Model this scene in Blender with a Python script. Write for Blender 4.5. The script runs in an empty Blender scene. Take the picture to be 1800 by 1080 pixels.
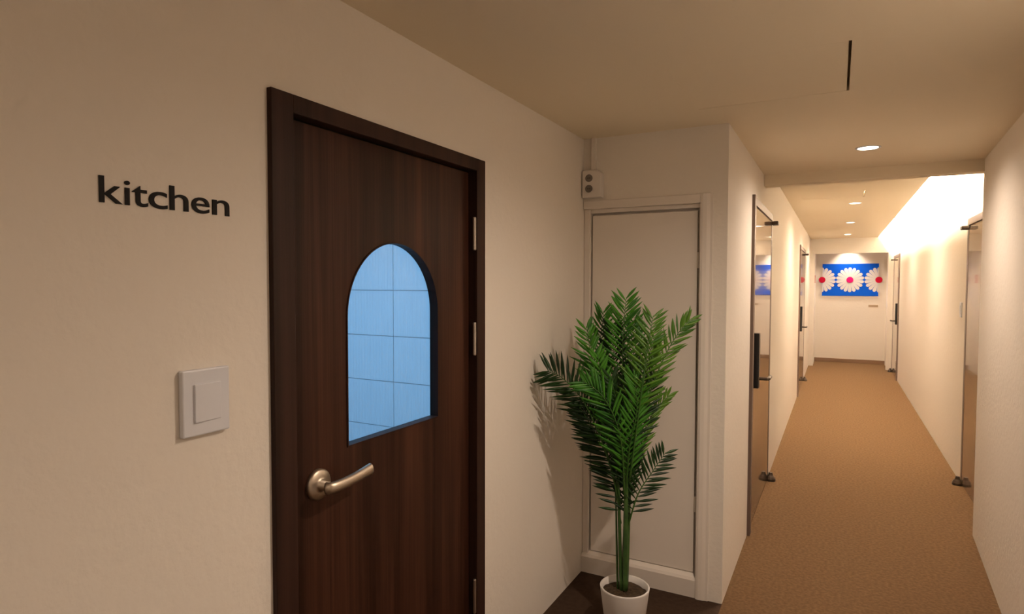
import bpy, bmesh, math, random
from mathutils import Vector, Matrix

# ------------------------------------------------------------------ camera
SC = bpy.context.scene
COL = SC.collection
F_PX, YAW, PITCH, ROLL = 1076.24, math.radians(27.979), math.radians(-2.181), math.radians(0.128)
CAM = Vector((1.187, 0.0, 1.545))
fw = Vector((-math.sin(YAW) * math.cos(PITCH), math.cos(YAW) * math.cos(PITCH), math.sin(PITCH)))
rr = Vector((math.cos(YAW), math.sin(YAW), 0.0))
uu = rr.cross(fw)
r2 = rr * math.cos(ROLL) + uu * math.sin(ROLL)
u2 = uu * math.cos(ROLL) - rr * math.sin(ROLL)
cam_d = bpy.data.cameras.new('camera')
cam = bpy.data.objects.new('camera', cam_d)
COL.objects.link(cam)
cam.matrix_world = Matrix(((r2.x, u2.x, -fw.x, CAM.x), (r2.y, u2.y, -fw.y, CAM.y), (r2.z, u2.z, -fw.z, CAM.z), (0, 0, 0, 1)))
cam_d.sensor_width = 36.0
cam_d.lens = 36.0 * F_PX / 1800.0
cam_d.clip_start = 0.02
SC.camera = cam

# ------------------------------------------------------------------ world, exposure
w = bpy.data.worlds.new('world')
SC.world = w
w.use_nodes = True
w.node_tree.nodes['Background'].inputs[0].default_value = (0.0, 0.0, 0.0, 1)
w.node_tree.nodes['Background'].inputs[1].default_value = 0.0
SC.view_settings.view_transform = 'Standard'
SC.view_settings.look = 'None'
SC.view_settings.gamma = 1.0
SC.view_settings.use_curve_mapping = False
SC.view_settings.exposure = 0.0

WARM = (1.0, 0.815, 0.66)
DOWN_W = {'hall': 58.0, 'entry': 88.0, 'back': 42.0, 'cor': 72.0, 'niche': 66.0}
COVE_STRENGTH = 185.0
KITCHEN_W = 30.0

# ------------------------------------------------------------------ key dimensions (metres)
H = 2.30        # entry hall ceiling
H2 = 2.40       # corridor ceiling
YC = 3.037      # closet wall
XC = 0.724      # corridor left wall
XW = 1.953      # near right wall at its far end
YB = 4.589      # beam front
XF = 2.063      # corridor right wall
XG = 1.8155     # ceiling edge at light cove
YP = 12.90      # portal at the far end
YE = 13.744     # end wall

# ------------------------------------------------------------------ helpers
def mat(name, base=(0.8, 0.8, 0.8), rough=0.5, metal=0.0, spec=0.5, bump=None, var=None, coat=0.0):
    """bump = (scale, strength, distance); var = (scale, colour2, detail)"""
    m = bpy.data.materials.new(name)
    m.use_nodes = True
    nt = m.node_tree
    b = nt.nodes['Principled BSDF']
    b.inputs['Base Color'].default_value = (*base, 1)
    b.inputs['Roughness'].default_value = rough
    b.inputs['Metallic'].default_value = metal
    b.inputs['Specular IOR Level'].default_value = spec
    b.inputs['Coat Weight'].default_value = coat
    tc = nt.nodes.new('ShaderNodeTexCoord')
    if var:
        n = nt.nodes.new('ShaderNodeTexNoise')
        n.inputs['Scale'].default_value = var[0]
        n.inputs['Detail'].default_value = var[2]
        nt.links.new(tc.outputs['Object'], n.inputs['Vector'])
        r = nt.nodes.new('ShaderNodeValToRGB')
        r.color_ramp.elements[0].position = 0.35
        r.color_ramp.elements[1].position = 0.65
        r.color_ramp.elements[0].color = (*base, 1)
        r.color_ramp.elements[1].color = (*var[1], 1)
        nt.links.new(n.outputs['Fac'], r.inputs['Fac'])
        nt.links.new(r.outputs['Color'], b.inputs['Base Color'])
    if bump:
        n = nt.nodes.new('ShaderNodeTexNoise')
        n.inputs['Scale'].default_value = bump[0]
        n.inputs['Detail'].default_value = 5
        nt.links.new(tc.outputs['Object'], n.inputs['Vector'])
        bp = nt.nodes.new('ShaderNodeBump')
        bp.inputs['Strength'].default_value = bump[1]
        bp.inputs['Distance'].default_value = bump[2]
        nt.links.new(n.outputs['Fac'], bp.inputs['Height'])
        nt.links.new(bp.outputs['Normal'], b.inputs['Normal'])
    return m

def wood_mat(name, c0, c1, c2, rough):
    m = bpy.data.materials.new(name)
    m.use_nodes = True
    nt = m.node_tree
    b = nt.nodes['Principled BSDF']
    b.inputs['Roughness'].default_value = rough
    b.inputs['Specular IOR Level'].default_value = 0.2
    tc = nt.nodes.new('ShaderNodeTexCoord')
    mp = nt.nodes.new('ShaderNodeMapping')
    mp.inputs['Scale'].default_value = (14, 14, 0.55)
    nt.links.new(tc.outputs['Object'], mp.inputs['Vector'])
    n = nt.nodes.new('ShaderNodeTexNoise')
    n.inputs['Scale'].default_value = 1.0
    n.inputs['Detail'].default_value = 3
    n.inputs['Distortion'].default_value = 0.6
    nt.links.new(mp.outputs['Vector'], n.inputs['Vector'])
    mp2 = nt.nodes.new('ShaderNodeMapping')
    mp2.inputs['Scale'].default_value = (170, 170, 2.2)
    nt.links.new(tc.outputs['Object'], mp2.inputs['Vector'])
    n2 = nt.nodes.new('ShaderNodeTexNoise')
    n2.inputs['Scale'].default_value = 1.0
    n2.inputs['Detail'].default_value = 4
    nt.links.new(mp2.outputs['Vector'], n2.inputs['Vector'])
    mx = nt.nodes.new('ShaderNodeMath')
    mx.operation = 'MULTIPLY_ADD'
    mx.inputs[1].default_value = 0.35
    nt.links.new(n2.outputs['Fac'], mx.inputs[0])
    nt.links.new(n.outputs['Fac'], mx.inputs[2])
    r = nt.nodes.new('ShaderNodeValToRGB')
    e = r.color_ramp.elements
    e[0].position = 0.5
    e[0].color = (*c0, 1)
    e[1].position = 0.85
    e[1].color = (*c2, 1)
    k = e.new(0.66)
    k.color = (*c1, 1)
    nt.links.new(mx.outputs[0], r.inputs['Fac'])
    nt.links.new(r.outputs['Color'], b.inputs['Base Color'])
    bp = nt.nodes.new('ShaderNodeBump')
    bp.inputs['Strength'].default_value = 0.15
    bp.inputs['Distance'].default_value = 0.001
    nt.links.new(n2.outputs['Fac'], bp.inputs['Height'])
    nt.links.new(bp.outputs['Normal'], b.inputs['Normal'])
    return m

def emit_mat(name, col, strength):
    m = bpy.data.materials.new(name)
    m.use_nodes = True
    nt = m.node_tree
    nt.nodes.remove(nt.nodes['Principled BSDF'])
    e = nt.nodes.new('ShaderNodeEmission')
    e.inputs[0].default_value = (*col, 1)
    e.inputs[1].default_value = strength
    nt.links.new(e.outputs[0], nt.nodes['Material Output'].inputs[0])
    return m

def glass_mat(name):
    m = bpy.data.materials.new(name)
    m.use_nodes = True
    nt = m.node_tree
    nt.nodes.remove(nt.nodes['Principled BSDF'])
    t = nt.nodes.new('ShaderNodeBsdfTransparent')
    t.inputs[0].default_value = (0.92, 0.96, 0.97, 1)
    g = nt.nodes.new('ShaderNodeBsdfGlossy')
    g.inputs['Roughness'].default_value = 0.03
    lw = nt.nodes.new('ShaderNodeLayerWeight')
    pw = nt.nodes.new('ShaderNodeMath')
    pw.operation = 'POWER'
    pw.inputs[1].default_value = 4.0
    nt.links.new(lw.outputs['Facing'], pw.inputs[0])
    f = nt.nodes.new('ShaderNodeMath')
    f.operation = 'MULTIPLY_ADD'
    f.inputs[1].default_value = 0.5
    f.inputs[2].default_value = 0.03
    nt.links.new(pw.outputs[0], f.inputs[0])
    mx = nt.nodes.new('ShaderNodeMixShader')
    nt.links.new(f.outputs[0], mx.inputs[0])
    nt.links.new(t.outputs[0], mx.inputs[1])
    nt.links.new(g.outputs[0], mx.inputs[2])
    nt.links.new(mx.outputs[0], nt.nodes['Material Output'].inputs[0])
    return m

def leaf_mat(name, c0, c1):
    m = bpy.data.materials.new(name)
    m.use_nodes = True
    nt = m.node_tree
    b = nt.nodes['Principled BSDF']
    b.inputs['Roughness'].default_value = 0.42
    oi = nt.nodes.new('ShaderNodeObjectInfo')
    r = nt.nodes.new('ShaderNodeValToRGB')
    r.color_ramp.elements[0].color = (*c0, 1)
    r.color_ramp.elements[1].color = (*c1, 1)
    nt.links.new(oi.outputs['Random'], r.inputs['Fac'])
    nt.links.new(r.outputs['Color'], b.inputs['Base Color'])
    tr = nt.nodes.new('ShaderNodeBsdfTranslucent')
    nt.links.new(r.outputs['Color'], tr.inputs[0])
    mx = nt.nodes.new('ShaderNodeMixShader')
    mx.inputs[0].default_value = 0.25
    nt.links.new(b.outputs[0], mx.inputs[1])
    nt.links.new(tr.outputs[0], mx.inputs[2])
    nt.links.new(mx.outputs[0], nt.nodes['Material Output'].inputs[0])
    return m

def obj(name, bm, m, parent=None, smooth=False):
    me = bpy.data.meshes.new(name)
    bmesh.ops.recalc_face_normals(bm, faces=bm.faces)
    bm.to_mesh(me)
    bm.free()
    if smooth:
        for p in me.polygons:
            p.use_smooth = True
    me.materials.append(m)
    o = bpy.data.objects.new(name, me)
    COL.objects.link(o)
    if parent is not None:
        o.parent = parent
    return o

def tag(o, label=None, cat=None, group=None, kind=None):
    if label: o['label'] = label
    if cat: o['category'] = cat
    if group: o['group'] = group
    if kind: o['kind'] = kind
    return o

def empty(name, loc=(0, 0, 0)):
    o = bpy.data.objects.new(name, None)
    o.empty_display_size = 0.05
    o.location = loc
    COL.objects.link(o)
    return o

def box(bm, x0, x1, y0, y1, z0, z1, bev=0.0, seg=2):
    vs = [bm.verts.new(c) for c in ((x0, y0, z0), (x1, y0, z0), (x1, y1, z0), (x0, y1, z0), (x0, y0, z1), (x1, y0, z1), (x1, y1, z1), (x0, y1, z1))]
    fs = [bm.faces.new([vs[i] for i in f]) for f in ((0, 3, 2, 1), (4, 5, 6, 7), (0, 1, 5, 4), (1, 2, 6, 5), (2, 3, 7, 6), (3, 0, 4, 7))]
    if bev > 0:
        es = list({e for f in fs for e in f.edges})
        bmesh.ops.bevel(bm, geom=es, offset=bev, segments=seg, affect='EDGES', profile=0.5)
    return vs

def B(*args, **kw):
    bm = bmesh.new()
    box(bm, *args, **kw)
    return bm

def boxes(lst, bev=0.0):
    bm = bmesh.new()
    for a in lst:
        box(bm, *a, bev=bev)
    return bm

def prism(pts, axis, a, b, bev=0.0):
    """polygon pts in the two other axes (cyclic order), extruded along axis from a to b"""
    bm = bmesh.new()
    def co(p, t):
        return {'x': (t, p[0], p[1]), 'y': (p[0], t, p[1]), 'z': (p[0], p[1], t)}[axis]
    v0 = [bm.verts.new(co(p, a)) for p in pts]
    v1 = [bm.verts.new(co(p, b)) for p in pts]
    n = len(pts)
    f0 = bm.faces.new(v0)
    f1 = bm.faces.new(v1[::-1])
    for i in range(n):
        bm.faces.new((v0[i], v1[i], v1[(i + 1) % n], v0[(i + 1) % n]))
    if bev > 0:
        es = list(f0.edges) + list(f1.edges)
        bmesh.ops.bevel(bm, geom=es, offset=bev, segments=2, affect='EDGES', profile=0.5)
    return bm

def lathe(bm, prof, c, seg=32, axis='z'):
    """prof: list of (r, h); closes with caps when r > 0 at the ends"""
    rings = []
    for r, h in prof:
        ring = []
        for i in range(seg):
            t = 2 * math.pi * i / seg
            a, b = r * math.cos(t), r * math.sin(t)
            p = {'z': (a, b, h), 'x': (h, a, b), 'y': (a, h, b)}[axis]
            ring.append(bm.verts.new((c[0] + p[0], c[1] + p[1], c[2] + p[2])))
        rings.append(ring)
    for k in range(len(rings) - 1):
        for i in range(seg):
            bm.faces.new((rings[k][i], rings[k][(i + 1) % seg], rings[k + 1][(i + 1) % seg], rings[k + 1][i]))
    bm.faces.new(rings[0][::-1])
    bm.faces.new(rings[-1])
    return bm

def tube(bm, pts, rad, seg=8):
    pts = [Vector(p) for p in pts]
    n = len(pts)
    rings = []
    prev = None
    for i, p in enumerate(pts):
        t = (pts[min(i + 1, n - 1)] - pts[max(i - 1, 0)]).normalized()
        if prev is None:
            a = Vector((0, 0, 1)) if abs(t.z) < 0.9 else Vector((1, 0, 0))
            nrm = t.cross(a).normalized()
        else:
            nrm = (prev - t * prev.dot(t)).normalized()
        prev = nrm
        bi = t.cross(nrm)
        r = rad[i] if isinstance(rad, (list, tuple)) else rad
        if not isinstance(r, (list, tuple)):
            r = (r, r)
        rings.append([bm.verts.new(p + nrm * r[0] * math.cos(2 * math.pi * k / seg) + bi * r[1] * math.sin(2 * math.pi * k / seg)) for k in range(seg)])
    for j in range(n - 1):
        for k in range(seg):
            bm.faces.new((rings[j][k], rings[j][(k + 1) % seg], rings[j + 1][(k + 1) % seg], rings[j + 1][k]))
    bm.faces.new(rings[0][::-1])
    bm.faces.new(rings[-1])
    return bm

def bez(P, n):
    """Catmull-Rom through the points P, n samples"""
    P = [Vector(p) for p in P]
    Q = [P[0] * 2 - P[1]] + P + [P[-1] * 2 - P[-2]]
    out = []
    m = len(P) - 1
    for i in range(n + 1):
        t = i / n * m
        k = min(int(t), m - 1)
        t -= k
        a, b, c, d = Q[k:k + 4]
        out.append(0.5 * ((2 * b) + (c - a) * t + (2 * a - 5 * b + 4 * c - d) * t * t + (3 * b - a - 3 * c + d) * t ** 3))
    return out

# ------------------------------------------------------------------ materials
M = {}
M['wall'] = mat('cream_wall_paint', (0.85, 0.785, 0.70), 0.85, spec=0.25, bump=(38, 0.36, 0.006))
M['ceil'] = mat('cream_ceiling_paint', (0.85, 0.745, 0.575), 0.9, spec=0.2, bump=(30, 0.1, 0.002))
M['carpet'] = mat('brown_carpet', (0.20, 0.122, 0.064), 0.97, spec=0.05, bump=(420, 0.7, 0.004), var=(60, (0.148, 0.088, 0.045), 6))
M['darkfloor'] = mat('dark_brown_floor', (0.066, 0.040, 0.026), 0.8, spec=0.1, bump=(300, 0.4, 0.003), var=(40, (0.052, 0.031, 0.020), 5))
M['skirt'] = mat('brown_skirting', (0.20, 0.115, 0.065), 0.6)
M['trim'] = mat('white_trim_paint', (0.80, 0.73, 0.655), 0.5, spec=0.4, bump=(25, 0.08, 0.002))
M['wood'] = wood_mat('dark_walnut', (0.022, 0.0075, 0.0035), (0.042, 0.015, 0.008), (0.075, 0.028, 0.015), 0.42)
M['wood2'] = wood_mat('dark_walnut_frame', (0.020, 0.0085, 0.005), (0.033, 0.014, 0.009), (0.045, 0.019, 0.012), 0.5)
M['seal'] = mat('black_rubber_seal', (0.008, 0.006, 0.005), 0.7)
M['nickel'] = mat('satin_nickel', (0.58, 0.49, 0.39), 0.42, metal=1.0)
M['steel'] = mat('hinge_steel', (0.62, 0.55, 0.48), 0.35, metal=1.0)
M['plastic'] = mat('white_plastic', (0.74, 0.75, 0.80), 0.38)
M['plastic2'] = mat('outlet_plastic', (0.76, 0.71, 0.66), 0.45)
M['socket'] = mat('grey_socket', (0.20, 0.17, 0.15), 0.5)
M['letter'] = mat('black_acrylic', (0.010, 0.008, 0.007), 0.6, spec=0.2)
M['lam'] = mat('glossy_taupe_laminate', (0.27, 0.20, 0.145), 0.07, spec=0.6, coat=0.6, bump=(6, 0.02, 0.002))
M['lamframe'] = mat('brown_steel_frame', (0.17, 0.12, 0.095), 0.4, spec=0.4)
M['black'] = mat('black_lock_plastic', (0.012, 0.011, 0.011), 0.3)
M['pivot'] = mat('dark_bronze', (0.07, 0.05, 0.035), 0.45, metal=0.6)
M['pot'] = mat('white_ceramic', (0.80, 0.76, 0.72), 0.45, bump=(20, 0.05, 0.002))
M['soil'] = mat('dark_soil', (0.045, 0.026, 0.012), 0.95, bump=(90, 1.0, 0.012), var=(70, (0.09, 0.055, 0.025), 4))
M['stem'] = mat('green_stem', (0.030, 0.085, 0.018), 0.5, var=(25, (0.055, 0.13, 0.025), 3))
M['rachis'] = mat('green_rachis', (0.04, 0.12, 0.015), 0.45)
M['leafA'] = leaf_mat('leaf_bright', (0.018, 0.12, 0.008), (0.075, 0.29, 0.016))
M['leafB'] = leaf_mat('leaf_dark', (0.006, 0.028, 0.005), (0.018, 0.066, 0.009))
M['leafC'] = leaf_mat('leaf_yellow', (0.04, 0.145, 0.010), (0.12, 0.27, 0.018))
M['blue'] = mat('blue_print', (0.0, 0.075, 0.55), 0.7, spec=0.1)
M['petal'] = mat('white_petal_print', (0.74, 0.71, 0.70), 0.7, spec=0.1)
M['pink'] = mat('magenta_print', (0.60, 0.008, 0.16), 0.7, spec=0.1)
M['red'] = mat('red_print', (0.45, 0.006, 0.035), 0.7, spec=0.1)
M['tile'] = mat('white_ribbed_tile', (0.80, 0.82, 0.83), 0.3, var=(3, (0.74, 0.78, 0.80), 2))
M['grout'] = mat('grey_grout', (0.50, 0.52, 0.54), 0.9)
M['kwall'] = mat('kitchen_paint', (0.8, 0.82, 0.84), 0.8)
M['kfloor'] = mat('kitchen_floor', (0.45, 0.45, 0.45), 0.5)
M['glass'] = glass_mat('clear_glass')
M['lens'] = emit_mat('lamp_lens', (1.0, 0.88, 0.70), 14.0)
M['led'] = emit_mat('led_strip', (1.0, 0.865, 0.69), COVE_STRENGTH)
M['kpanel'] = emit_mat('cool_lamp', (0.30, 0.60, 1.0), 6.0)
M['mark'] = mat('red_mark', (0.55, 0.12, 0.08), 0.6)
M['plaque'] = mat('taupe_plaque', (0.34, 0.25, 0.17), 0.5)

# ------------------------------------------------------------------ structure
def struct(name, bm, m, label, cat):
    o = obj(name, bm, m)
    tag(o, label, cat, kind='structure')
    return o

struct('floor', boxes([(XC, 2.4, -2.1, 13.9, -0.06, 0.0)]), M['carpet'], 'brown carpet covering the hall and corridor floor', 'floor')
struct('floor_alcove', B(-0.02, XC, -2.1, YC + 0.11, -0.06, 0.0), M['darkfloor'], 'dark brown floor of the alcove under the potted palm', 'floor')

# kitchen door opening (in the left wall)
KY0, KY1, KZ = 1.01, 1.994, 2.003
struct('wall_left', boxes([(-0.12, 0, -2.1, KY0 + 0.01, 0, 2.45), (-0.12, 0, KY1 - 0.01, YC + 0.11, 0, 2.45), (-0.12, 0, KY0 + 0.01, KY1 - 0.01, KZ - 0.01, 2.45)]),
       M['wall'], 'cream plastered wall holding the kitchen door', 'wall')
# closet wall with its door opening
CX1, CZ = 0.600, 1.935
struct('wall_closet', boxes([(0.0, XC, YC, YC + 0.10, CZ, 2.45), (CX1, XC, YC, YC + 0.10, 0, CZ)]), M['wall'], 'shaded cream wall around the white closet door', 'wall')
# corridor left wall with two door openings
DL = [(3.955, 5.22), (9.20, 10.86)]
DZ = 2.085
wl = []
y = YC + 0.10
for a, b in DL:
    wl.append((XC - 0.12, XC, y, a, 0, 2.85))
    wl.append((XC - 0.12, XC, a, b, DZ, 2.85))
    y = b
wl.append((XC - 0.12, XC, y, YP + 0.1, 0, 2.85))
struct('wall_corridor_left', boxes(wl), M['wall'], 'bright cream corridor wall on the left with two doors', 'wall')
# near right wall: slightly splayed
x_near = XW - 0.0525 * (4.62 + 2.1)
struct('wall_right', prism([(XW, 4.62), (x_near, -2.1), (x_near + 0.5, -2.1), (XW + 0.25, 4.62)], 'z', 0, 2.45), M['wall'], 'near cream wall along the right edge', 'wall')
DR = [(4.72, 5.80), (11.54, 12.70)]
wl = []
y = 4.62
for a, b in DR:
    wl.append((XF, XF + 0.12, y, a, 0, 2.85))
    wl.append((XF, XF + 0.12, a, b, 2.045, 2.85))
    y = b
wl.append((XF, XF + 0.12, y, YP + 0.1, 0, 2.85))
struct('wall_corridor_right', boxes(wl), M['wall'], 'bright cream corridor wall on the right under the cove light', 'wall')
struct('wall_back', B(-0.12, 2.2, -2.2, -2.1, 0, 2.45), M['wall'], 'cream wall behind the viewpoint', 'wall')
# far portal, niche, end wall
struct('wall_portal', boxes([(XC, 0.800, YP, YP + 0.1, 0, 2.12), (1.985, XF, YP, YP + 0.1, 0, 2.12), (XC, XF, YP, YP + 0.1, 2.12, 2.85)]), M['wall'], 'cream portal framing the niche at the corridor end', 'wall')
struct('wall_niche', boxes([(0.70, 0.800, YP + 0.1, YE, 0, 2.45), (1.985 + 0.03, 2.12, YP + 0.1, YE, 0, 2.45)]), M['wall'], 'cream side walls of the end niche', 'wall')
struct('wall_end', B(0.70, 2.12, YE, YE + 0.1, 0, 2.45), M['wall'], 'cream end wall behind the daisy panel', 'wall')
struct('baseboard_end', B(0.80, 2.015, YE - 0.012, YE, 0, 0.075, bev=0.003), M['skirt'], 'brown skirting board along the end wall', 'baseboard')
struct('ceiling_niche', B(0.70, 2.12, YP + 0.1, YE + 0.1, 2.36, 2.42), M['ceil'], 'ceiling of the niche at the corridor end', 'ceiling')

# ceilings with hatch openings
def ceil_with_hole(x0, x1, y0, y1, z, t, hx0, hx1, hy0, hy1):
    return boxes([(x0, hx0, y0, y1, z, z + t), (hx1, x1, y0, y1, z, z + t), (hx0, hx1, y0, hy0, z, z + t), (hx0, hx1, hy1, y1, z, z + t)])
struct('ceiling', ceil_with_hole(0.0, 2.25, -2.1, YB, H, 0.05, 0.64, 1.212, 2.19, 2.745), M['ceil'], 'plain cream ceiling over the entry hall', 'ceiling')
struct('ceiling_corridor', ceil_with_hole(XC, XG, YB + 0.1, YP, H2, 0.035, 0.86, 1.398, 6.42, 6.90), M['ceil'], 'raised cream corridor ceiling with an open cove edge', 'ceiling')
struct('ceiling_cove', B(XC, XF, YB + 0.1, YP, 2.80, 2.85), M['wall'], 'upper ceiling inside the lit cove', 'ceiling')
struct('trim_1', B(XC, XF, YB, YB + 0.10, 2.225, 2.85, bev=0.004), M['ceil'], 'low ceiling beam crossing the start of the corridor', 'beam')
struct('trim_2', B(XG, XF, 9.25, 9.30, H2, 2.47), M['wall'], 'short tie bar bridging the cove slot', 'trim')

def hatch(x0, x1, y0, y1, z, label):
    r = empty('access_hatch', ((x0 + x1) / 2, (y0 + y1) / 2, z))
    tag(r, label, 'access hatch', 'ceiling access hatches')
    hx, hy = (x1 - x0) / 2, (y1 - y0) / 2
    obj('hatch_panel', B(-hx + 0.0003, hx - 0.009, -hy + 0.002, hy - 0.002, 0.0005, 0.010), M['ceil'], r)
    obj('hatch_box', boxes([(-hx - 0.02, hx + 0.02, -hy - 0.02, hy + 0.02, 0.052, 0.06)]), M['ceil'], r)
    return r
hatch(0.64, 1.212, 2.19, 2.745, H, 'large square access hatch in the near ceiling with a dark gap along one edge')
hatch(0.86, 1.398, 6.42, 6.90, H2, 'small looking access hatch in the corridor ceiling before the second downlight')

# kitchen behind the door (seen through the arched window)
struct('wall_kitchen_side', B(-2.7, -0.12, 3.165, 3.25, 0, 2.45), M['grout'], 'grouted kitchen wall carrying the ribbed tiles', 'wall')
struct('wall_kitchen_near', B(-2.7, -0.12, -0.1, 0.0, 0, 2.45), M['kwall'], 'pale kitchen wall opposite the tiles', 'wall')
struct('wall_kitchen_far', B(-2.8, -2.7, -0.1, 3.25, 0, 2.45), M['kwall'], 'pale kitchen wall farthest from the door', 'wall')
struct('floor_kitchen', B(-2.8, -0.02, -0.1, 3.25, -0.06, -0.001), M['kfloor'], 'grey kitchen floor', 'floor')
struct('ceiling_kitchen', B(-2.8, -0.12, -0.1, 3.25, 2.4, 2.45), M['kwall'], 'pale kitchen ceiling', 'ceiling')
# ribbed tiles, 60 x 30 cm, one shared mesh
tw = bpy.data.objects['wall_kitchen_side']
def tile_mesh():
    bm = bmesh.new()
    W, Ht, n = 0.596, 0.296, 24
    cols = []
    for i in range(n * 2 + 1):
        x = -W / 2 + W * i / (n * 2)
        yy = -0.012 if i % 2 else -0.0095
        cols.append((bm.verts.new((x, yy, 0)), bm.verts.new((x, yy, Ht))))
    for i in range(n * 2):
        bm.faces.new((cols[i][0], cols[i + 1][0], cols[i + 1][1], cols[i][1]))
    b0 = [bm.verts.new((-W / 2, 0, 0)), bm.verts.new((-W / 2, 0, Ht)), bm.verts.new((W / 2, 0, Ht)), bm.verts.new((W / 2, 0, 0))]
    bm.faces.new((b0[0], cols[0][0], cols[0][1], b0[1]))
    bm.faces.new((b0[3], b0[2], cols[-1][1], cols[-1][0]))
    bm.faces.new([b0[1]] + [c[1] for c in cols] + [b0[2]])
    bm.faces.new([b0[3]] + [c[0] for c in cols[::-1]] + [b0[0]])
    return bm
first = None
for i in range(4):
    for j in range(8):
        cx, cz = -2.265 + 0.6 * i, 0.002 + 0.3 * j
        if first is None:
            first = obj('wall_tile', tile_mesh(), M['tile'], tw)
            t = first
        else:
            t = first.copy()
            COL.objects.link(t)
            t.parent = tw
        t.location = (cx, 3.165, cz)

# ------------------------------------------------------------------ kitchen door
kd = empty('door_1', (0, 1.5, 0))
tag(kd, 'dark walnut kitchen door with an arched window and lever handle', 'door', kind='structure')
def off(bm, dx=0, dy=-1.5, dz=0):
    bmesh.ops.translate(bm, verts=bm.verts, vec=(dx, dy, dz))
    return bm
IY0, IY1, IZ = 1.077, 1.934, 1.958
fr = obj('frame', off(boxes([(-0.12, 0.014, KY0, IY0, 0.001, KZ), (-0.12, 0.014, IY1, KY1, 0.001, KZ), (-0.12, 0.014, IY0, IY1, IZ, KZ)], bev=0.002)), M['wood2'], kd)
obj('seal', off(boxes([(-0.062, -0.034, IY0, IY0 + 0.012, 0.001, IZ), (-0.062, -0.034, IY1 - 0.012, IY1, 0.001, IZ), (-0.062, -0.034, IY0, IY1, IZ - 0.012, IZ)])), M['seal'], fr)
# slab with an arched hole
SY0, SY1, SZ0, SZ1 = IY0 + 0.004, IY1 - 0.006, 0.008, IZ - 0.006
SX0, SX1 = -0.050, -0.020
AY0, AY1, AZ0, AZT = 1.287, 1.730, 1.085, 1.672
ar = (AY1 - AY0) / 2
ayc = (AY0 + AY1) / 2
azs = AZT - ar
def arch(y0, y1, z0, zt, n=30):
    r = (y1 - y0) / 2
    c = (y0 + y1) / 2
    zs = zt - r
    pts = [(y0, z0), (y1, z0)]
    for i in range(n + 1):
        t = math.pi * i / n
        pts.append((c + r * math.cos(t), zs + r * math.sin(t)))
    return pts
def slab_bm():
    bm = bmesh.new()
    inner = arch(AY0, AY1, AZ0, AZT)
    n = len(inner)
    # outer points, one for each inner point, on the slab rectangle
    outer = []
    for k, (yy, zz) in enumerate(inner):
        if k == 0: outer.append((SY0, SZ0)); continue
        if k == 1: outer.append((SY1, SZ0)); continue
        t = math.pi * (k - 2) / (n - 3)
        if t < math.pi * 0.3:
            outer.append((SY1, azs + (SZ1 - azs) * t / (math.pi * 0.3)))
        elif t > math.pi * 0.7:
            outer.append((SY0, azs + (SZ1 - azs) * (math.pi - t) / (math.pi * 0.3)))
        else:
            s = (t - math.pi * 0.3) / (math.pi * 0.4)
            outer.append((SY1 + (SY0 - SY1) * s, SZ1))
    loops = []
    for X in (SX1, SX0):
        loops.append(([bm.verts.new((X, *p)) for p in inner], [bm.verts.new((X, *p)) for p in outer]))
    for i in range(n):
        j = (i + 1) % n
        for (a, b) in loops:
            bm.faces.new((a[i], a[j], b[j], b[i]))
        bm.faces.new((loops[0][0][i], loops[0][0][j], loops[1][0][j], loops[1][0][i]))
        bm.faces.new((loops[0][1][i], loops[0][1][j], loops[1][1][j], loops[1][1][i]))
    bmesh.ops.remove_doubles(bm, verts=bm.verts, dist=1e-5)
    return bm
slab = obj('door_leaf', off(slab_bm()), M['wood'], kd)
# thin bead round the arched hole
def bead_bm():
    bm = bmesh.new()
    a = arch(AY0, AY1, AZ0, AZT)
    b = arch(AY0 + 0.004, AY1 - 0.004, AZ0 + 0.004, AZT - 0.004)
    n = len(a)
    rows = [[bm.verts.new((X, *p)) for p in poly] for X, poly in ((SX1 + 0.003, a), (SX1 + 0.003, b), (SX0, b), (SX0, a))]
    for r in range(4):
        for i in range(n):
            j = (i + 1) % n
            bm.faces.new((rows[r][i], rows[r][j], rows[(r + 1) % 4][j], rows[(r + 1) % 4][i]))
    return bm
obj('window_bead', off(bead_bm()), M['wood2'], slab)
tag(obj('glass_pane', off(prism(arch(AY0 + 0.003, AY1 - 0.003, AZ0 + 0.003, AZT - 0.003), 'x', -0.042, -0.036)), M['glass'], slab), 'clear arched glass pane')
for z0, z1 in ((1.668, 1.789), (1.279, 1.401), (0.304, 0.435)):
    bm = bmesh.new()
    lathe(bm, [(0.0055, z0), (0.0068, z0 + 0.003), (0.0068, z1 - 0.003), (0.0055, z1)], (0.004, 1.9315, 0), 12)
    obj('hinge', off(bm), M['steel'], kd, smooth=False)
hd = obj('handle_rose', off(lathe(bmesh.new(), [(0.041, -0.020), (0.041, -0.012), (0.037, -0.007), (0.022, -0.005), (0.0135, -0.003), (0.012, 0.034)], (0, 1.174, 1.013), 32, 'x')), M['nickel'], kd, smooth=True)
lv = bez([(0.030, 1.152, 1.016), (0.044, 1.160, 1.017), (0.048, 1.200, 1.018), (0.046, 1.255, 1.021), (0.043, 1.300, 1.025), (0.042, 1.316, 1.026)], 22)
obj('lever', off(tube(bmesh.new(), lv, [(0.0115 * (0.55 if i in (0, 22) else 1.0), (0.0165 - 0.002 * math.sin(math.pi * i / 22)) * (0.6 if i in (0, 22) else 1.0)) for i in range(23)], 16)), M['nickel'], hd, smooth=True)

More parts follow.
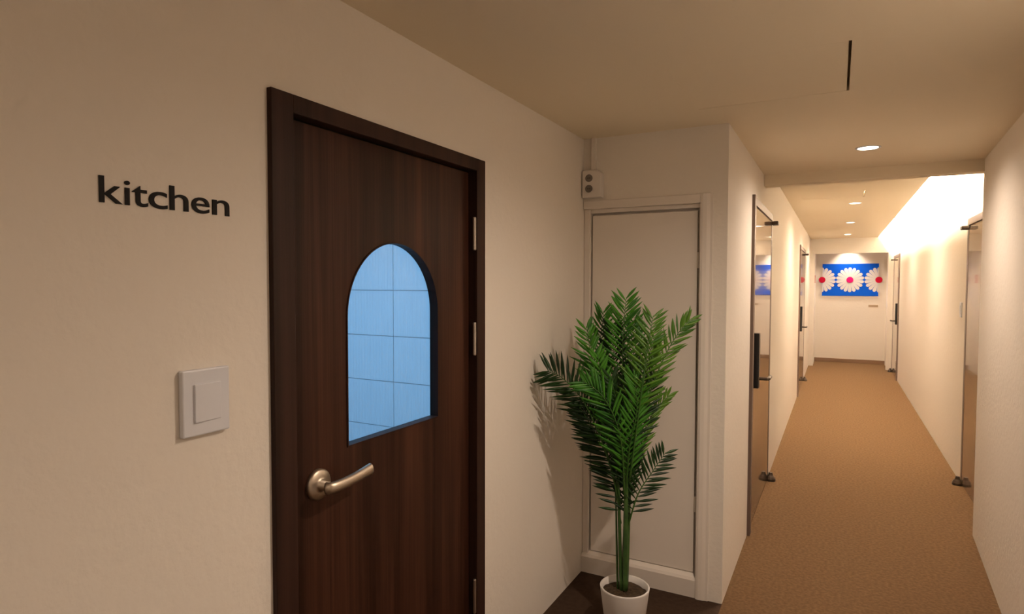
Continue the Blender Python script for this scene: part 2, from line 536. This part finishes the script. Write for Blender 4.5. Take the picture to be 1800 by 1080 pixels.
# ------------------------------------------------------------------ closet door
cd = empty('door_2', (0.32, YC, 0))
tag(cd, 'plain white closet door behind the potted palm', 'door', kind='structure')
def offc(bm):
    bmesh.ops.translate(bm, verts=bm.verts, vec=(-0.32, -YC, 0))
    return bm
obj('door_leaf', offc(B(0.041, 0.583, YC + 0.022, YC + 0.055, 0.115, 1.903, bev=0.003)), M['trim'], cd)
obj('door_stop', offc(boxes([(0.002, 0.600, YC + 0.057, YC + 0.075, 0.0, CZ), ])), M['trim'], cd)
obj('side_jamb', offc(B(0.001, 0.034, YC + 0.006, YC + 0.056, 0.0, CZ, bev=0.003)), M['trim'], cd)
obj('side_jamb', offc(B(0.5845, 0.5995, YC + 0.032, YC + 0.056, 0.0, CZ)), M['trim'], cd)
obj('head_jamb', offc(B(0.034, 0.600, YC + 0.018, YC + 0.056, 1.915, CZ, bev=0.002)), M['trim'], cd)
casing = obj('casing', offc(prism([(CX1, YC + 0.02), (CX1, YC - 0.012), (CX1 + 0.012, YC - 0.016), (CX1 + 0.030, YC - 0.014), (CX1 + 0.046, YC - 0.008), (CX1 + 0.058, YC - 0.008), (CX1 + 0.058, YC + 0.001), (XC - 0.02, YC + 0.001), (XC - 0.02, YC + 0.02)], 'z', 0.001, 1.978)), M['trim'], cd)
obj('head_casing', offc(B(0.0015, CX1 + 0.001, YC - 0.012, YC + 0.004, CZ, 1.978, bev=0.003)), M['trim'], cd)
obj('threshold', offc(prism([(YC + 0.056, 0.001), (YC - 0.006, 0.001), (YC - 0.010, 0.088), (YC - 0.002, 0.100), (YC + 0.020, 0.112), (YC + 0.056, 0.112)], 'x', 0.0015, CX1 - 0.001)), M['trim'], cd)
for z in (1.62, 0.42):
    obj('hinge', offc(B(0.584, 0.599, YC + 0.012, YC + 0.024, z, z + 0.08, bev=0.003)), M['trim'], cd)

# ------------------------------------------------------------------ corridor doors
def corridor_door(n, side, y0, y1, ztop, label, lock=True, lock_near=True):
    """side -1: in the left wall (faces +x); +1: in the right wall (faces -x)"""
    X = XC if side < 0 else XF
    s = 1.0 if side < 0 else -1.0
    r = empty('door_%d' % n, (X, (y0 + y1) / 2, 0))
    tag(r, label, 'door', kind='structure')
    yc = (y0 + y1) / 2
    def bx(a, b, c, d, e, f, bev=0.0):
        lo, hi = sorted((a * s, b * s))
        return (lo, hi, c - yc, d - yc, e, f)
    fw_ = 0.055
    obj('frame', boxes([bx(-0.10, 0.018, y0 - 0.006, y0 + fw_, 0.001, ztop), bx(-0.10, 0.004, y1 - fw_, y1, 0.001, ztop), bx(-0.10, 0.010, y0 + fw_, y1 - fw_, ztop - 0.05, ztop)], bev=0.002), M['lamframe'], r)
    leaf = obj('door_leaf', boxes([bx(-0.044, 0.002, y0 + fw_ + 0.004, y1 - fw_ - 0.004, 0.008, ztop - 0.054)], bev=0.0015), M['lam'], r)
    # top and bottom pivots at the far (hinge) edge
    zt = ztop - 0.068
    p = obj('top_pivot', boxes([bx(0.003, 0.052, y1 - 0.09, y1 - 0.01, zt - 0.014, zt + 0.014)], bev=0.006), M['pivot'], r)
    pf = bmesh.new()
    lathe(pf, [(0.036, 0.001), (0.036, 0.018), (0.028, 0.034), (0.018, 0.046), (0.013, 0.066)], (s * 0.028, y1 - 0.06 - yc, 0), 16)
    obj('floor_pivot', pf, M['pivot'], r)
    if lock:
        ly = y0 + fw_ + 0.05
        lk = obj('digital_lock', boxes([bx(0.002, 0.042, ly, ly + 0.07, 0.895, 1.24)], bev=0.006), M['black'], r)
        bm = bmesh.new()
        tube(bm, [(s * 0.040, ly + 0.035 - yc, 0.955), (s * 0.085, ly + 0.035 - yc, 0.955), (s * 0.095, ly + 0.05 - yc, 0.955), (s * 0.095, ly + 0.16 - yc, 0.953)], 0.011, 10)
        obj('lever', bm, M['pivot'], lk)
    return r
corridor_door(3, -1, *DL[0], DZ, 'nearest glossy taupe door on the left with a black digital lock')
corridor_door(4, -1, *DL[1], DZ, 'farther glossy taupe door in the left corridor wall')
corridor_door(5, 1, *DR[0], 2.045, 'taupe door half hidden behind the near right wall', lock=False)
corridor_door(6, 1, *DR[1], 2.045, 'farthest taupe door on the right by the end niche')

# ------------------------------------------------------------------ downlights
def downlight(x, y, z, power, label, r=0.052, spot=166, blend=0.85):
    d = empty('downlight', (x, y, z))
    tag(d, label, 'downlight', 'recessed ceiling downlights')
    bm = bmesh.new()
    seg = 32
    prof = [(r + 0.010, 0.0), (r + 0.009, -0.004), (r + 0.001, -0.005), (r - 0.002, -0.001), (r - 0.002, 0.0)]
    rings = [[bm.verts.new((a * math.cos(2 * math.pi * i / seg), a * math.sin(2 * math.pi * i / seg), h)) for i in range(seg)] for a, h in prof]
    for k in range(len(rings) - 1):
        for i in range(seg):
            bm.faces.new((rings[k][i], rings[k][(i + 1) % seg], rings[k + 1][(i + 1) % seg], rings[k + 1][i]))
    obj('trim_ring', bm, M['plastic'], d, smooth=True)
    obj('lens', lathe(bmesh.new(), [(r - 0.003, 0.0), (r - 0.003, -0.002), (r - 0.006, -0.003)], (0, 0, 0), seg), M['lens'], d)
    ld = bpy.data.lights.new('downlight_beam', 'SPOT')
    ld.energy = power
    ld.color = WARM
    ld.spot_size = math.radians(spot)
    ld.spot_blend = blend
    ld.shadow_soft_size = 0.035
    lo = bpy.data.objects.new('downlight_beam', ld)
    COL.objects.link(lo)
    lo.parent = d
    lo.location = (0, 0, -0.012)
    return d
downlight(1.321, 3.93, H, DOWN_W['hall'], 'large looking downlight in front of the low beam')
downlight(1.332, 7.40, H2, DOWN_W['cor'], 'downlight second from the viewer, just past the low beam')
downlight(1.328, 9.66, H2, DOWN_W['cor'], 'third downlight along the corridor ceiling')
downlight(1.322, 11.93, H2, DOWN_W['cor'], 'farthest small downlight in the corridor ceiling')
downlight(1.33, 1.70, H, DOWN_W['entry'], 'downlight above the entry hall out of view')
downlight(1.25, -0.95, H, DOWN_W['back'], 'downlight behind the viewpoint')
downlight(1.38, 13.56, 2.36, DOWN_W['niche'], 'downlight hidden in the niche above the daisy panel', spot=110)

cv_ = empty('cove_light', (1.725, (YB + YP) / 2, H2 + 0.035))
tag(cv_, 'long warm upright light panel hidden in the ceiling cove', 'cove light')
hl = (YP - YB) / 2 - 0.2
obj('housing', B(-0.018, 0.018, -hl, hl, 0.001, 0.020, bev=0.003), M['plastic'], cv_)
obj('light_panel', B(-0.006, 0.006, -hl + 0.02, hl - 0.02, 0.0205, 0.19, bev=0.003), M['led'], cv_)

# kitchen lamp
kl = empty('kitchen_ceiling_lamp', (-1.3, 1.7, 2.4))
tag(kl, 'cool white ceiling lamp inside the kitchen', 'lamp')
obj('lamp_body', B(-0.32, 0.32, -0.32, 0.32, -0.03, 0, bev=0.005), M['plastic'], kl)
obj('diffuser', B(-0.30, 0.30, -0.30, 0.30, -0.045, -0.0305, bev=0.004), M['kpanel'], kl)
ld = bpy.data.lights.new('kitchen_lamp_light', 'AREA')
ld.energy = KITCHEN_W
ld.color = (0.275, 0.57, 0.95)
ld.size = 0.58
lo = bpy.data.objects.new('kitchen_lamp_light', ld)
COL.objects.link(lo)
lo.parent = kl
lo.location = (0, 0, -0.05)

# ------------------------------------------------------------------ kitchen lettering
sg = empty('kitchen_sign', (0.0, 0.77, 1.692))
tag(sg, 'black raised letters reading kitchen beside the dark door', 'sign')
spans = [('k', 0.635, 0.676), ('i', 0.680, 0.690), ('t', 0.694, 0.724), ('c', 0.726, 0.763), ('h', 0.768, 0.808), ('e', 0.815, 0.856), ('n', 0.863, 0.904)]
for ch, a, b in spans:
    cu = bpy.data.curves.new('letter', 'FONT')
    cu.body = ch
    cu.size = 0.0705
    cu.extrude = 0.0013
    cu.offset = 0.0003
    cu.resolution_u = 6
    tmp = bpy.data.objects.new('letter', cu)
    COL.objects.link(tmp)
    bpy.context.view_layer.update()
    me = bpy.data.meshes.new_from_object(tmp.evaluated_get(bpy.context.evaluated_depsgraph_get()))
    bpy.data.objects.remove(tmp)
    bpy.data.curves.remove(cu)
    xs = [v.co.x for v in me.vertices]
    x0, x1 = min(xs), max(xs)
    for v in me.vertices:
        X = a + (v.co.x - x0) / (x1 - x0) * (b - a) - 0.77
        Z = v.co.y
        v.co = Vector((v.co.z + 0.0014, X, Z))
    me.materials.clear()
    me.materials.append(M['letter'])
    me.name = 'letter'
    o = bpy.data.objects.new('letter', me)
    COL.objects.link(o)
    o.parent = sg

# ------------------------------------------------------------------ light switch
sw = empty('light_switch', (0.0, 0.834, 1.295))
tag(sw, 'white square light switch under the kitchen lettering', 'light switch')
obj('cover_plate', boxes([(0.0, 0.014, -0.0545, 0.0545, -0.0695, 0.0695)], bev=0.003), M['plastic'], sw)
bm = bmesh.new()
box(bm, 0.0125, 0.0190, -0.030, 0.033, -0.041, 0.039, bev=0.0015)
for v in bm.verts:
    if v.co.x > 0.016:
        v.co.x += -0.0035 * (v.co.y + 0.03) / 0.06
obj('rocker', bm, M['plastic'], sw)

# ------------------------------------------------------------------ outlet box with cable duct
ob = empty('outlet_box', (0.058, YC, 2.06))
tag(ob, 'white surface outlet box in the upper corner with a cable duct', 'outlet')
obj('box_body', prism([(-0.052, -0.070), (0.052, -0.070), (0.052, 0.052), (0.034, 0.070), (-0.052, 0.070)], 'y', -0.042, 0.0, bev=0.003), M['plastic2'], ob)
for dz in (0.030, -0.024):
    k = obj('socket', lathe(bmesh.new(), [(0.0195, -0.0425), (0.0195, -0.045), (0.017, -0.0455), (0.016, -0.0435)], (-0.014, 0, dz), 20, 'y'), M['socket'], ob)
    obj('socket_hole', boxes([(-0.021, -0.017, -0.0446, -0.0434, dz - 0.003, dz + 0.003), (-0.011, -0.007, -0.0446, -0.0434, dz - 0.003, dz + 0.003)]), M['black'], k)
obj('cable_duct', B(-0.011, 0.013, -0.020, 0.0, 0.0705, H - 2.06, bev=0.002), M['trim'], ob)

# ------------------------------------------------------------------ daisy panel and other things on the end wall
dp = empty('daisy_panel', (1.399, YE, 1.32))
tag(dp, 'blue wall panel with three white daisies at the corridor end', 'wall art')
PW, PH = 0.484, 0.630
obj('blue_panel', B(-PW, PW, -0.018, -0.001, 0, PH, bev=0.002), M['blue'], dp)
def petals(cx, cz, clip0, clip1, R=0.245, n=18):
    bm = bmesh.new()
    for i in range(n):
        t = 2 * math.pi * (i + 0.5) / n
        ca, sa = math.cos(t), math.sin(t)
        pts = []
        for (r, wd) in ((0.03, 0.006), (R * 0.55, 0.023), (R * 0.86, 0.032), (R * 0.96, 0.022), (R, 0.0)):
            pts.append((r, wd))
        poly = [(r, wd) for r, wd in pts] + [(r, -wd) for r, wd in pts[-2::-1]]
        off_y = -0.0185 - 0.0006 * (i % 2)
        v0 = []
        v1 = []
        for r, wd in poly:
            x = cx + r * ca - wd * sa
            z = cz + r * sa + wd * ca
            x = min(max(x, clip0), clip1)
            v0.append(bm.verts.new((x, off_y, z)))
            v1.append(bm.verts.new((x, off_y - 0.002, z)))
        xs = [v.co.x for v in v0]
        if max(xs) - min(xs) < 0.012:
            bmesh.ops.delete(bm, geom=v0 + v1, context='VERTS')
            continue
        bm.faces.new(v1)
        m = len(v0)
        for k in range(m):
            bm.faces.new((v0[k], v0[(k + 1) % m], v1[(k + 1) % m], v1[k]))
    return bm
zc = 0.315
for cx, mm in ((-0.486, 'red'), (0.0, 'pink'), (0.489, 'red')):
    c0, c1 = -PW, PW
    fl = obj('daisy', petals(cx, zc, c0, c1), M['petal'], dp)
    bm = bmesh.new()
    lathe(bm, [(0.060, -0.0205), (0.060, -0.027), (0.050, -0.029)], (cx, 0, zc), 24, 'y')
    obj('daisy_centre', bm, M[mm], fl)
pl = obj('name_plaque', B(1.725, 1.885, YE - 0.008, YE, 1.108, 1.152, bev=0.003), M['plaque'])
tag(pl, 'small taupe plaque on the end wall below the daisy panel', 'plaque')
nt_ = obj('wall_mark', B(0.8003, 0.806, 13.12, 13.30, 1.57, 1.72, bev=0.002), M['mark'])  # thin plain red block on the left side wall of the niche
tag(nt_, 'small flat red mark on the niche side wall beside the daisies', 'mark')

# wall switch near the right door
ws = empty('wall_switch', (XF, 5.98, 1.345))
tag(ws, 'pale wall switch beside the half hidden right door', 'light switch')
obj('cover_plate', B(-0.009, 0, -0.035, 0.035, -0.06, 0.06, bev=0.003), M['plastic'], ws)
obj('rocker', B(-0.012, -0.008, -0.02, 0.02, -0.035, 0.035, bev=0.001), M['plastic'], ws)

# ------------------------------------------------------------------ potted palm
rnd = random.Random(7)
PX, PY = 0.38, 2.59
palm = empty('potted_palm', (PX, PY, 0))
tag(palm, 'tall green palm in a white pot in the alcove corner', 'potted plant')
pot = bmesh.new()
prof = [(0.078, 0.0), (0.082, 0.004), (0.1075, 0.200), (0.1085, 0.206), (0.1060, 0.209), (0.1000, 0.206), (0.0965, 0.160), (0.0955, 0.150)]
seg = 48
rings = [[pot.verts.new((a * math.cos(2 * math.pi * i / seg), a * math.sin(2 * math.pi * i / seg), h)) for i in range(seg)] for a, h in prof]
for k in range(len(rings) - 1):
    for i in range(seg):
        pot.faces.new((rings[k][i], rings[k][(i + 1) % seg], rings[k + 1][(i + 1) % seg], rings[k + 1][i]))
pot.faces.new(rings[0][::-1])
obj('pot', pot, M['pot'], palm, smooth=True)
sb = bmesh.new()
cv = sb.verts.new((0, 0, 0.188))
prev = None
for k, (rad, h) in enumerate(((0.03, 0.187), (0.06, 0.184), (0.085, 0.181), (0.0975, 0.178))):
    ring = [sb.verts.new((rad * math.cos(2 * math.pi * i / 28), rad * math.sin(2 * math.pi * i / 28), h + rnd.uniform(-0.004, 0.004))) for i in range(28)]
    for i in range(28):
        if prev is None:
            sb.faces.new((cv, ring[i], ring[(i + 1) % 28]))
        else:
            sb.faces.new((prev[i], ring[i], ring[(i + 1) % 28], prev[(i + 1) % 28]))
    prev = ring
obj('soil', sb, M['soil'], palm, smooth=True)

def leaflet_mesh(name, droop, m):
    """blade of unit length along +x, fold along the midrib, width along y"""
    bm = bmesh.new()
    n = 5
    rows = []
    for i in range(n + 1):
        t = i / n
        wd = 0.5 * (0.25 + 1.9 * t) if t < 0.4 else 0.5 * (1.01 * (1 - ((t - 0.4) / 0.6) ** 2.2))
        wd = max(wd, 0.02)
        z = -droop * t * t
        rows.append((bm.verts.new((t, wd, z - 0.18 * wd)), bm.verts.new((t, 0, z)), bm.verts.new((t, -wd, z - 0.18 * wd))))
    for i in range(n):
        for k in (0, 1):
            bm.faces.new((rows[i][k], rows[i][k + 1], rows[i + 1][k + 1], rows[i + 1][k]))
    me = bpy.data.meshes.new(name)
    bm.to_mesh(me)
    bm.free()
    for p in me.polygons:
        p.use_smooth = True
    me.materials.append(m)
    return me
LEAF = {k: [leaflet_mesh('leaflet', dr, M[k]) for dr in (0.05, 0.14, 0.24)] for k in ('leafA', 'leafB', 'leafC')}

RV = Vector((rr.x, rr.y, 0))               # sideways direction of the spread
DV = Vector((-rr.y, rr.x, 0))              # depth direction, towards the closet
PXM = 1076.24 / 2.66
def P(u, v, d=0.0):
    """a frond point: sideways, height and depth measured off the plant's centre line (metres)"""
    s = (u - 1098.0) / PXM
    z = 1.545 - (v - 497.0) / PXM
    k = 1.0 + d / 2.66
    z = 1.545 + (z - 1.545) * k
    return RV * (s * k) + DV * d + Vector((0, 0, z))

def frond(pts, n, lmax, kind, tilt=0.0, joined=False, width=0.0125, start=0.12, sides=(1, 1), ang=50, lean=0.0, rad=0.0042):
    C = bez(pts, 26)
    bm = bmesh.new()
    tube(bm, C, [rad * (1 - 0.8 * i / 26) for i in range(27)], 6)
    f = obj('frond', bm, M['rachis'], palm, smooth=True)
    jb = bmesh.new() if joined else None
    cam_dir = -DV
    for side, on in ((1, sides[0]), (-1, sides[1])):
        if not on:
            continue
        for i in range(n):
            t = start + (1 - start) * (i + 0.5 * (side > 0)) / n
            q = min(t, 0.999) * 26
            k = int(q)
            p = C[k].lerp(C[k + 1], q - k)
            tg = (C[k + 1] - C[k]).normalized()
            nrm = (cam_dir + Vector((0, 0, 1)) * 0.25 + RV * tilt).normalized()
            sd = (tg.cross(nrm)).normalized() * side
            a = math.radians(ang - 26 * t + rnd.uniform(-6, 6))
            dr = (sd * math.sin(a) + tg * math.cos(a) + nrm * rnd.uniform(-0.12, 0.22) + Vector((0, 0, lean))).normalized()
            ln = lmax * (0.45 + 0.55 * math.sin(math.pi * min(1, (t * 0.75 + 0.18)))) * rnd.uniform(0.88, 1.1)
            up = (nrm + sd * rnd.uniform(-0.35, 0.35)).normalized()
            yv = up.cross(dr).normalized()
            zv = dr.cross(yv)
            mtx = Matrix(((dr.x * ln, yv.x * width, zv.x * ln, p.x), (dr.y * ln, yv.y * width, zv.y * ln, p.y), (dr.z * ln, yv.z * width, zv.z * ln, p.z), (0, 0, 0, 1)))
            # keep clear of the two walls behind the plant
            tip = mtx @ Vector((1, 0, 0))
            if tip.x + PX < 0.012 or tip.y + PY > YC - 0.03:
                continue
            me = rnd.choice(LEAF[kind])
            if joined:
                b0 = len(jb.verts)
                jb.from_mesh(me)
                jb.verts.ensure_lookup_table()
                for v in jb.verts[b0:]:
                    v.co = mtx @ v.co
            else:
                o = bpy.data.objects.new('leaflet', me)
                COL.objects.link(o)
                o.parent = f
                o.matrix_local = mtx
    if joined:
        o = obj('leaflets', jb, M[kind], f, smooth=True)
        tag(o, kind='stuff')
    return f

# stems rising from the soil
for (u0, u1, v1, d, ra) in ((1092, 1084, 840, 0.0, 0.0085), (1098, 1097, 800, -0.02, 0.012), (1101, 1107, 820, 0.015, 0.010), (1087, 1082, 860, 0.03, 0.005), (1096, 1101, 780, 0.02, 0.009)):
    pts = bez([P(u0, 1046, d * 0.6), P((u0 * 2 + u1) / 3, 980, d * 0.8), P((u0 + 2 * u1) / 3, 900, d), P(u1, v1, d)], 14)
    obj('stem', tube(bmesh.new(), pts, [ra * (1 - 0.25 * i / 14) for i in range(15)], 10), M['stem'], palm, smooth=True)

# fronds: (points, leaflet pairs, leaflet length, tint ...)
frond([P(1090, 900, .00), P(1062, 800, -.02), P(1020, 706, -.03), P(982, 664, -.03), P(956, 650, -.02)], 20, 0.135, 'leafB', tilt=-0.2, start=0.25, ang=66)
frond([P(1094, 880, -.04), P(1080, 770, -.10), P(1048, 700, -.13), P(1008, 668, -.14)], 17, 0.125, 'leafA', tilt=0.1, start=0.22, ang=56)
frond([P(1098, 860, .02), P(1094, 720, .03), P(1092, 600, .02), P(1096, 520, .0)], 22, 0.130, 'leafA', tilt=0.0, start=0.4, ang=66)
frond([P(1092, 860, .03), P(1066, 740, .05), P(1042, 640, .05), P(1028, 572, .03)], 18, 0.115, 'leafA', tilt=0.15, start=0.38, ang=60)
frond([P(1104, 860, -.01), P(1122, 740, -.03), P(1156, 640, -.03), P(1186, 585, -.02), P(1210, 558, -.01)], 20, 0.105, 'leafC', tilt=0.2, start=0.3, ang=54)
frond([P(1100, 850, -.06), P(1112, 720, -.11), P(1124, 620, -.12), P(1136, 552, -.10)], 19, 0.120, 'leafC', tilt=-0.1, start=0.34, ang=68)
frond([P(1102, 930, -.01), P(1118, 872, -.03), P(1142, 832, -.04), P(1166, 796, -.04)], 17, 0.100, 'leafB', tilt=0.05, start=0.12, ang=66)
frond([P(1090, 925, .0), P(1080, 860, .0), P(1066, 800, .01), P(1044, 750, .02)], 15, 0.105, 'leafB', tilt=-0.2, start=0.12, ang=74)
# fronds deeper in the crown, their leaflets joined
frond([P(1104, 870, .05), P(1128, 790, .08), P(1150, 730, .09), P(1180, 694, .09)], 20, 0.09, 'leafC', tilt=0.4, start=0.2, ang=50, joined=True)
frond([P(1096, 880, -.03), P(1098, 790, -.08), P(1108, 720, -.11), P(1102, 655, -.11)], 22, 0.110, 'leafA', tilt=0.2, start=0.15, ang=54, joined=True)
frond([P(1098, 860, .07), P(1108, 740, .13), P(1120, 640, .16), P(1122, 560, .16)], 26, 0.12, 'leafA', joined=True, start=0.3, ang=60)
frond([P(1096, 860, .08), P(1078, 740, .15), P(1062, 630, .17), P(1068, 545, .16)], 26, 0.12, 'leafA', joined=True, start=0.3, ang=60)
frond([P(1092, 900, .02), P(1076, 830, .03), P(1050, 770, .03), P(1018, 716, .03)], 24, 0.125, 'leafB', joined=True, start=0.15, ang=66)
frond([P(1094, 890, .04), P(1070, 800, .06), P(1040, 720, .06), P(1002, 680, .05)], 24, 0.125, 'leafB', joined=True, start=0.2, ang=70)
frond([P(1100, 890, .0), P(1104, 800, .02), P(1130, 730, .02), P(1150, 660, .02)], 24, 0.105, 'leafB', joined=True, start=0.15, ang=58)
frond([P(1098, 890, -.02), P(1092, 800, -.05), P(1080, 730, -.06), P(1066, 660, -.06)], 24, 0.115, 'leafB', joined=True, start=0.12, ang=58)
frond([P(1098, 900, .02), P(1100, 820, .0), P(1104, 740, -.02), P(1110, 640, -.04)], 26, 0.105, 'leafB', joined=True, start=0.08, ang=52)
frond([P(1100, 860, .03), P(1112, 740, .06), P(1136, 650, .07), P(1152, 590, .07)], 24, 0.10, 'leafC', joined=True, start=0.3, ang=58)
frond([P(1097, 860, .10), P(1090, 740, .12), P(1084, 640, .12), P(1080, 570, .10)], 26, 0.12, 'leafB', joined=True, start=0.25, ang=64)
frond([P(1096, 870, .0), P(1080, 780, .0), P(1060, 700, .0), P(1046, 620, .0)], 24, 0.11, 'leafA', joined=True, start=0.25, ang=58)
